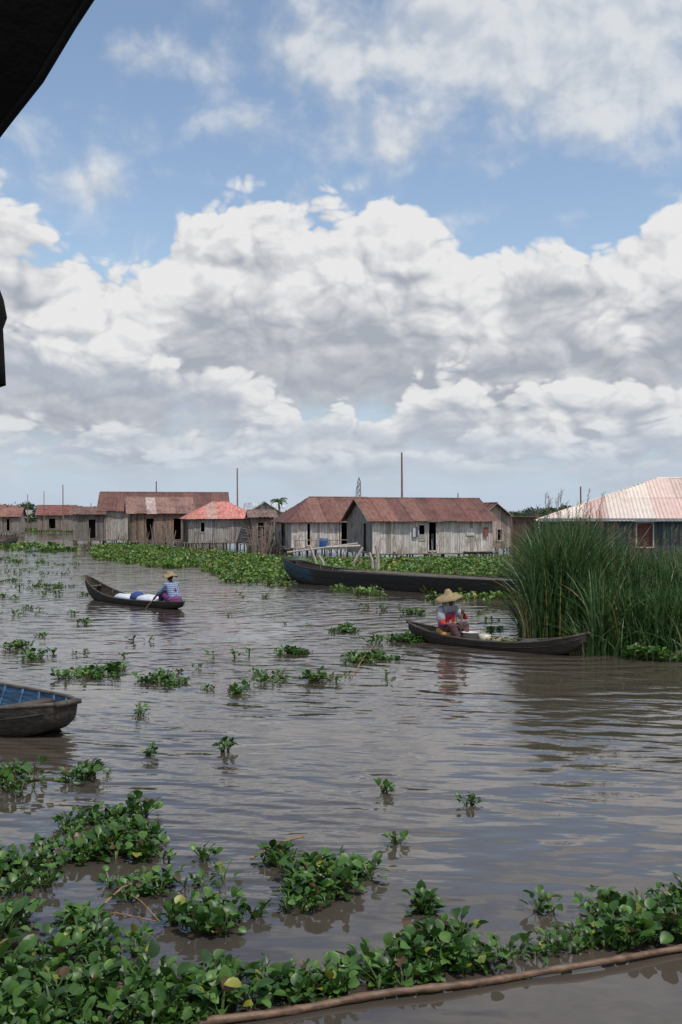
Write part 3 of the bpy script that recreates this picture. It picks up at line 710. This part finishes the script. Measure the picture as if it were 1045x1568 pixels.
E2,L2=boat('pirogue',a,b,.68,.14,.26,.20,(.055,.042,.033),(.1,.08,.06),draft=.09,seats=(.14,.66,.88),bowp=2.3)
mb=MB(); mb.lathe((1.45,-.02,.06),[(0,0),(.13,0),(.16,.19),(.17,.19),(.15,.18),(.0,.16)],(.6,.62,.6),18); mb.lathe((1.68,.1,.05),[(0,0),(.1,0),(.12,.16),(.1,.16),(0,.14)],(.55,.5,.4),16)
mb.obj('basins',m_plastic,E2,True)
mb=MB(); 
for i in range(44):
    c=(random.uniform(1.8,2.35),random.uniform(-.2,.2),.10+random.uniform(0,.07)); mb.sphere(c,(random.uniform(.02,.06),random.uniform(.02,.04),random.uniform(.015,.03)),jit(random.choice([(.26,.27,.12),(.12,.17,.06),(.3,.27,.18)]),.2),8,6)
sack(mb,(2.7,0,.13),(.22,.16,.09),(.06,.06,.07))
mb.obj('vegetables',m_cloth,E2,True)
E3,L3=boat('long_wooden_boat',(6.6,28.6),(-1.95,37.2),1.5,.5,.36,.05,(.028,.025,.023),(.09,.075,.065),draft=.15,pw=.28,flat=.8,nrib=18,seats=(.12,.25,.4,.55,.7),bowp=5,blunt=(.38,.5),seatcol=(.12,.1,.09),bowcol=(.04,.09,.14))
mb=MB(); mb.box((L3-.55,0,.83),(.9,.5,.04),(.10,.15,.2)); 
for i in range(5): mb.tube([(1.5+i*.3,-.3+.12*i,.47),(8+i*.3,-.35+.15*i,.53)],.035,(.2,.17,.14),6)
mb.obj('bow_deck_and_poles',m_hull,E3)
E4,L4=boat('blue_interior_pirogue',(-6.55,13.3),(-2.98,10.85),1.45,.28,.10,.12,(.06,.05,.04),(.035,.10,.2),draft=.12,pw=.5,nrib=10,seats=(.2,.5,.80),bowp=2.5,seatcol=(.09,.065,.05),blunt=(.2,.1))
mb=MB(); sack(mb,(L4-.62,.05,.2),(.14,.1,.06),(.3,.2,.55)); sack(mb,(L4-.45,-.04,.24),(.08,.06,.05),(.5,.4,.65)); mb.obj('folded_cloth',m_cloth,E4,True)
boat('pirogue',W(-60,842),W(28,833),.9,.2,.45,.2,BK,(.07,.06,.05),seats=(.5,),bowp=2)
# ---------------------------------------------------------------- people
def remesh(o,vox,smooth=6,disp=0):
    m=o.modifiers.new('r','REMESH'); m.mode='VOXEL'; m.voxel_size=vox; m.use_smooth_shade=True
    s=o.modifiers.new('s','SMOOTH'); s.factor=.5; s.iterations=smooth
    if disp:
        t=bpy.data.textures.new('folds','CLOUDS'); t.noise_scale=.07
        d=o.modifiers.new('d','DISPLACE'); d.texture=t; d.strength=disp; d.mid_level=.5
def limb(mb,pts,rad,seg=12):
    mb.tube(pts,rad,seg=seg)
    for p,r in zip(pts,rad): mb.sphere(p,r*.99,seg=12,rings=8)
def hand(mb,wrist,grip,shaft,sgn=1):
    wrist=Vector(wrist);grip=Vector(grip);s=Vector(shaft).normalized()
    ap=(grip-wrist); ap=(ap-s*ap.dot(s)).normalized(); sd=s.cross(ap)
    palm=grip-ap*.032
    R=Matrix((s,sd,ap)).transposed()
    mb.sphere(palm,(.042,.03,.02),R=R); limb(mb,[wrist,palm-ap*.01],[.024,.024])
    for k,ln in enumerate((.9,1.0,.95,.8)):
        o=s*((k-1.5)*.022*sgn); pts=[]
        for q in range(5):
            th=math.radians(-20-205*ln*q/4); pts.append(grip+o+(ap*-math.cos(th)+sd*-math.sin(th))*.027)
        mb.tube(pts,[.0095,.0095,.009,.0085,.007],seg=8); mb.sphere(pts[-1],.0072,seg=8,rings=6)
    pts=[grip-s*(.035*sgn)-ap*.02]
    for q in range(4):
        th=math.radians(20+120*q/3); pts.append(grip-s*(.045*sgn)+(ap*-math.cos(th)+sd*-math.sin(th))*.028)
    mb.tube(pts,[.012,.011,.0105,.0095,.008],seg=8); mb.sphere(pts[-1],.008,seg=8,rings=6)
def person(name,parent,loc,rz,j,shirt,skirt,hatprof,hatR=None,hatwob=.03,hatz=.06,shawl=None,paddle=None,sash=None):
    E=empty(name,loc,rz,parent); V3=Vector
    sk=MB()
    head=V3(j['head']); neck=V3(j['neck'])
    sk.sphere(head,(.082,.068,.105),seg=20,rings=14)
    sk.sphere(head+V3((.03,0,-.06)),(.05,.048,.045),seg=14,rings=10)
    sk.tube([head+V3((.072,0,.015)),head+V3((.095,0,-.022)),head+V3((.078,0,-.03))],[.008,.014,.012],seg=8)
    sk.sphere(head+V3((.078,0,-.055)),(.012,.022,.007)); sk.sphere(head+V3((.076,0,-.066)),(.012,.02,.008))
    for s in(-1,1):
        sk.sphere(head+V3((0,s*.07,-.01)),(.016,.009,.026)); sk.sphere(head+V3((.066,s*.027,.022)),(.016,.022,.007))
    limb(sk,[neck-V3((0,0,.05)),neck,head+V3((-.01,0,-.05))],[.055,.048,.046])
    for s,k in((-1,'r'),(1,'l')):
        sh=V3(j['sh_'+k]);el=V3(j['el_'+k]);wr=V3(j['wr_'+k]);gr=V3(j['gr_'+k])
        limb(sk,[sh,sh.lerp(el,.5),el,el.lerp(wr,.35),wr],[.046,.042,.034,.035,.023])
        hand(sk,wr,gr,j['shaft'],1)
        kn=V3(j['kn_'+k]);an=V3(j['an_'+k]);hp=V3((0,s*.09,.1))
        limb(sk,[hp,hp.lerp(kn,.5),kn,kn.lerp(an,.35),an],[.085,.075,.055,.052,.034])
        ft=V3(j.get('ft',(.15,0,-.03))); limb(sk,[an,an+V3((.02,0,-.035)),an+ft],[.034,.036,.026])
        for q in range(5): sk.sphere(an+ft+V3((.025-.006*q,s*(-.022+.012*q),-.008)),(.016,.008,.009),seg=8,rings=6)
    limb(sk,[(0,0,.1),(.05,0,.3),neck-V3((0,0,.06))],[.11,.1,.07])
    o=sk.obj('body',m_skin,E,True); remesh(o,.0055,3)
    ey=MB()
    for s in(-1,1): ey.sphere(head+V3((.068,s*.027,.008)),.0115,(.8,.8,.78),10,8); ey.sphere(head+V3((.076,s*.027,.008)),.006,(.01,.01,.01),8,6)
    ey.obj('eyes',m_plastic,E,True)
    hr=MB(); hr.sphere(head+V3((-.015,0,.022)),(.086,.076,.098),seg=18,rings=12); hr.obj('hair',m_hair,E,True)
    st=MB(); lo=V3(j.get('pelvis',(0,0,.1))); ch=V3(j['chest'])
    mid_=lo.lerp(ch,.5)
    for off in(-.05,0,.05):
        limb(st,[lo+V3((0,off,.0)),mid_+V3((0,off*1.1,0)),ch+V3((0,off*1.4,0)),neck+V3((-.01,off*1.2,-.06))],[.125,.115,.115,.06])
    for k in 'rl':
        sh=V3(j['sh_'+k]);el=V3(j['el_'+k]);wr=V3(j['wr_'+k]); q=j.get('sleeve',.3)
        limb(st,[ch+V3((0,0,.04)),sh,sh.lerp(el,.6),el,el.lerp(wr,q)],[.08,.066,.06,.056,.05])
    o=st.obj('shirt',shirt,E,True); remesh(o,.011,4,.018)
    st=MB()
    for s,k in((-1,'r'),(1,'l')):
        kn=V3(j['kn_'+k]);an=V3(j['an_'+k]);hp=V3((0,s*.08,.08)); limb(st,[hp,hp.lerp(kn,.5),kn,kn.lerp(an,.75)],[.13,.115,.085,.075])
    kc=(V3(j['kn_r'])+V3(j['kn_l']))/2; limb(st,[(0,0,.1),(kc*.5)+V3((0,0,.03)),kc-V3((0,0,.02))],[.14,.11,.075])
    limb(st,[(-.03,0,.06),(.02,0,.04)],[.16,.15])
    o=st.obj('wrap_skirt',skirt,E,True); remesh(o,.012,4,.02)
    ht=MB(); ht.lathe(head+V3((-.01,0,hatz)),hatprof,seg=40,R=hatR,wob=hatwob); o=ht.obj('straw_hat',m_straw,E,True)
    sm=o.modifiers.new('s','SOLIDIFY'); sm.thickness=.008
    if shawl: 
        sh=MB(); limb(sh,[head+V3((-.03,0,.03)),head+V3((-.05,0,-.08)),neck+V3((-.05,0,-.1)),(.0,0,.22)],[.1,.1,.13,.15])
        for k in 'rl':
            p=V3(j['sh_'+k]); e=V3(j['el_'+k]); limb(sh,[neck+V3((-.03,0,-.05)),p+V3((-.02,0,.0)),p.lerp(e,.75)+V3((-.02,0,0))],[.085,.09,.08])
            s=-1 if k=='r' else 1; limb(sh,[head+V3((.02,s*.075,.0)),neck+V3((.03,s*.1,-.04)),V3(j['chest'])+V3((.02,s*.15,-.12))],[.03,.05,.06])
        o=sh.obj('shawl',shawl,E,True); remesh(o,.011,4,.03)
    if sash:
        sh=MB(); limb(sh,[(.12,-.1,.2),(.22,0,.17),(.12,.14,.2)],[.06,.07,.06]); limb(sh,[(.02,-.2,.1),(.2,-.22,.04),(.3,-.1,.06)],[.06,.065,.05]); o=sh.obj('yellow_cloth',sash,E,True); remesh(o,.011,3,.03)
    if paddle:
        a,b=V3(paddle[0]),V3(paddle[1]); d=(b-a).normalized(); pm=MB(); pm.tube([a,a.lerp(b,.5),b],[.014,.015,.016],(.22,.15,.1),8)
        c=b+d*.22; sd=d.cross(V3((0,0,1))).normalized(); nn_=d.cross(sd)
        R=Matrix((d,sd,nn_)).transposed(); pm.sphere(c,(.26,.08,.012),(.2,.14,.09),16,10,R); pm.obj('paddle',m_pole,E,True)
    return E
def checks():
    m=bpy.data.materials.new('checked_shirt'); m.use_nodes=True; nt=m.node_tree; b=nt.nodes['Principled BSDF']; b.inputs['Roughness'].default_value=.9
    tc=nt.nodes.new('ShaderNodeTexCoord'); sp=nt.nodes.new('ShaderNodeSeparateXYZ'); lk(nt,tc.outputs['Object'],sp.inputs[0])
    def st(s): return M(nt,'GREATER_THAN',M(nt,'SINE',M(nt,'MULTIPLY',s,120.)),.1)
    f=M(nt,'ADD',M(nt,'MULTIPLY',st(M(nt,'ADD',sp.outputs[0],sp.outputs[1])),.5),M(nt,'MULTIPLY',st(sp.outputs[2]),.5))
    lk(nt,MIX(nt,f,(.32,.38,.5),(.04,.08,.22)),b.inputs['Base Color']); return m
m_purple=mat('patterned_wrap',(.22,.05,.16),(.05,.03,.12),.9,25,lo=.45,hi=.55)
m_redblue=mat('red_garment',(.42,.03,.03),(.04,.06,.25),.9,5,lo=.5,hi=.56)
m_grey=mat('grey_shawl',(.36,.36,.38),(.2,.21,.24),.95,7)
m_yel=mat('yellow_cloth',(.5,.34,.05),(.4,.2,.04),.9,9)
m_darkwrap=mat('dark_wrap',(.05,.035,.05),(.14,.035,.04),.9,12)
g_r=Vector((.565,-.03,.385)); g_l=Vector((.60,.25,.09)); dd=(g_l-g_r).normalized()
j1=dict(pelvis=(0,0,.1),chest=(.12,0,.40),neck=(.17,0,.54),head=(.23,0,.66),sh_r=(.15,-.17,.47),sh_l=(.15,.17,.47),
  el_l=(.30,.27,.27),el_r=(.36,-.22,.36),wr_l=tuple(g_l+Vector((-.075,0,.055))),wr_r=tuple(g_r+Vector((-.09,-.02,0))),gr_r=tuple(g_r),gr_l=tuple(g_l),
  shaft=tuple(g_l-g_r),kn_r=(.40,-.12,.26),kn_l=(.40,.14,.26),an_r=(.5,-.1,-.02),an_l=(.52,.1,-.02),sleeve=.2)
hat1=[(.0,.10),(.05,.10),(.085,.075),(.1,.02),(.15,.0),(.205,-.03)]
person('paddler',E1,(.42,0,.16),0,j1,checks(),m_purple,hat1,hatz=.05,hatwob=.12,paddle=(tuple(g_r-dd*.15),tuple(g_l+dd*.42)))
g_l,g_r=Vector((.44,.02,.48)),Vector((.46,-.05,.20))
dd=(g_r-g_l).normalized()
j2=dict(pelvis=(0,0,.1),chest=(.05,0,.40),neck=(.07,0,.55),head=(.10,0,.675),sh_r=(.06,-.18,.48),sh_l=(.06,.18,.48),
  el_r=(.20,-.28,.26),el_l=(.26,.26,.36),wr_r=tuple(g_r+Vector((-.08,-.05,.02))),wr_l=tuple(g_l+Vector((-.08,.06,.0))),gr_r=tuple(g_r),gr_l=tuple(g_l),
  shaft=tuple(g_r-g_l),kn_r=(.34,-.15,.2),kn_l=(.34,.18,.2),an_r=(.46,-.1,-.04),an_l=(.46,.12,-.04),sleeve=.1)
hat2=[(.0,.16),(.03,.16),(.055,.13),(.075,.08),(.13,.055),(.21,.02),(.29,-.03)]
person('paddler',E2,(.86,.02,.14),math.radians(-12),j2,m_redblue,m_darkwrap,hat2,hatR=Matrix.Rotation(math.radians(9),3,'X')@Matrix.Rotation(math.radians(-4),3,'Y'),hatz=.05,hatwob=.06,
   shawl=m_grey,sash=m_yel,paddle=(tuple(g_l-dd*.22),tuple(g_r+dd*.28)))
# ---------------------------------------------------------------- canopy over the photographer
E=empty('boat_canopy',(0,0,0)); mb=MB(); vs=[];n=16
for i in range(n+1):
    t=i/n; x=-.60+.62*t; z=2.575+ (x+.60)*1.57+.2*max(0,x+.30)**1.5+.006*math.sin(t*30); e=Vector((x,1.2,z))
    for q in range(8):
        s=q/7; vs.append(e+Vector((-2.4*s,-.25*s-1.2*s*s,.35*s+.5*s*(1-s)+.01*math.sin(9*t+6*s))))
mb.add(vs,[(i*8+k,i*8+k+1,(i+1)*8+k+1,(i+1)*8+k) for i in range(n) for k in range(7)],(1,1,1))
o=mb.obj('tarpaulin',m_tarp,E,True); sm=o.modifiers.new('s','SOLIDIFY'); sm.thickness=.012
mb=MB(); mb.tube([vs[i*8] for i in range(n+1)],.010,(1,1,1),8); mb.tube([(-.62,1.2,2.55),(-.6,1.15,1.2),(-.6,1.15,0)],.02,(1,1,1),8); mb.obj('frame_hoop',m_tarp,E,True)
mb=MB(); mb.tube([(-.50,1.2,2.70),(-.437,1.2,2.682),(-.434,1.2,2.66),(-.431,1.2,2.643),(-.435,1.2,2.63),(-.434,1.2,2.59),(-.433,1.2,2.56),(-.434,1.2,2.545),(-.50,1.2,2.53)],[.02,.026,.026,.0268,.026,.027,.0275,.027,.02],(1,1,1),10); mb.obj('tie_strap',m_tarp,E,True)
print('done')
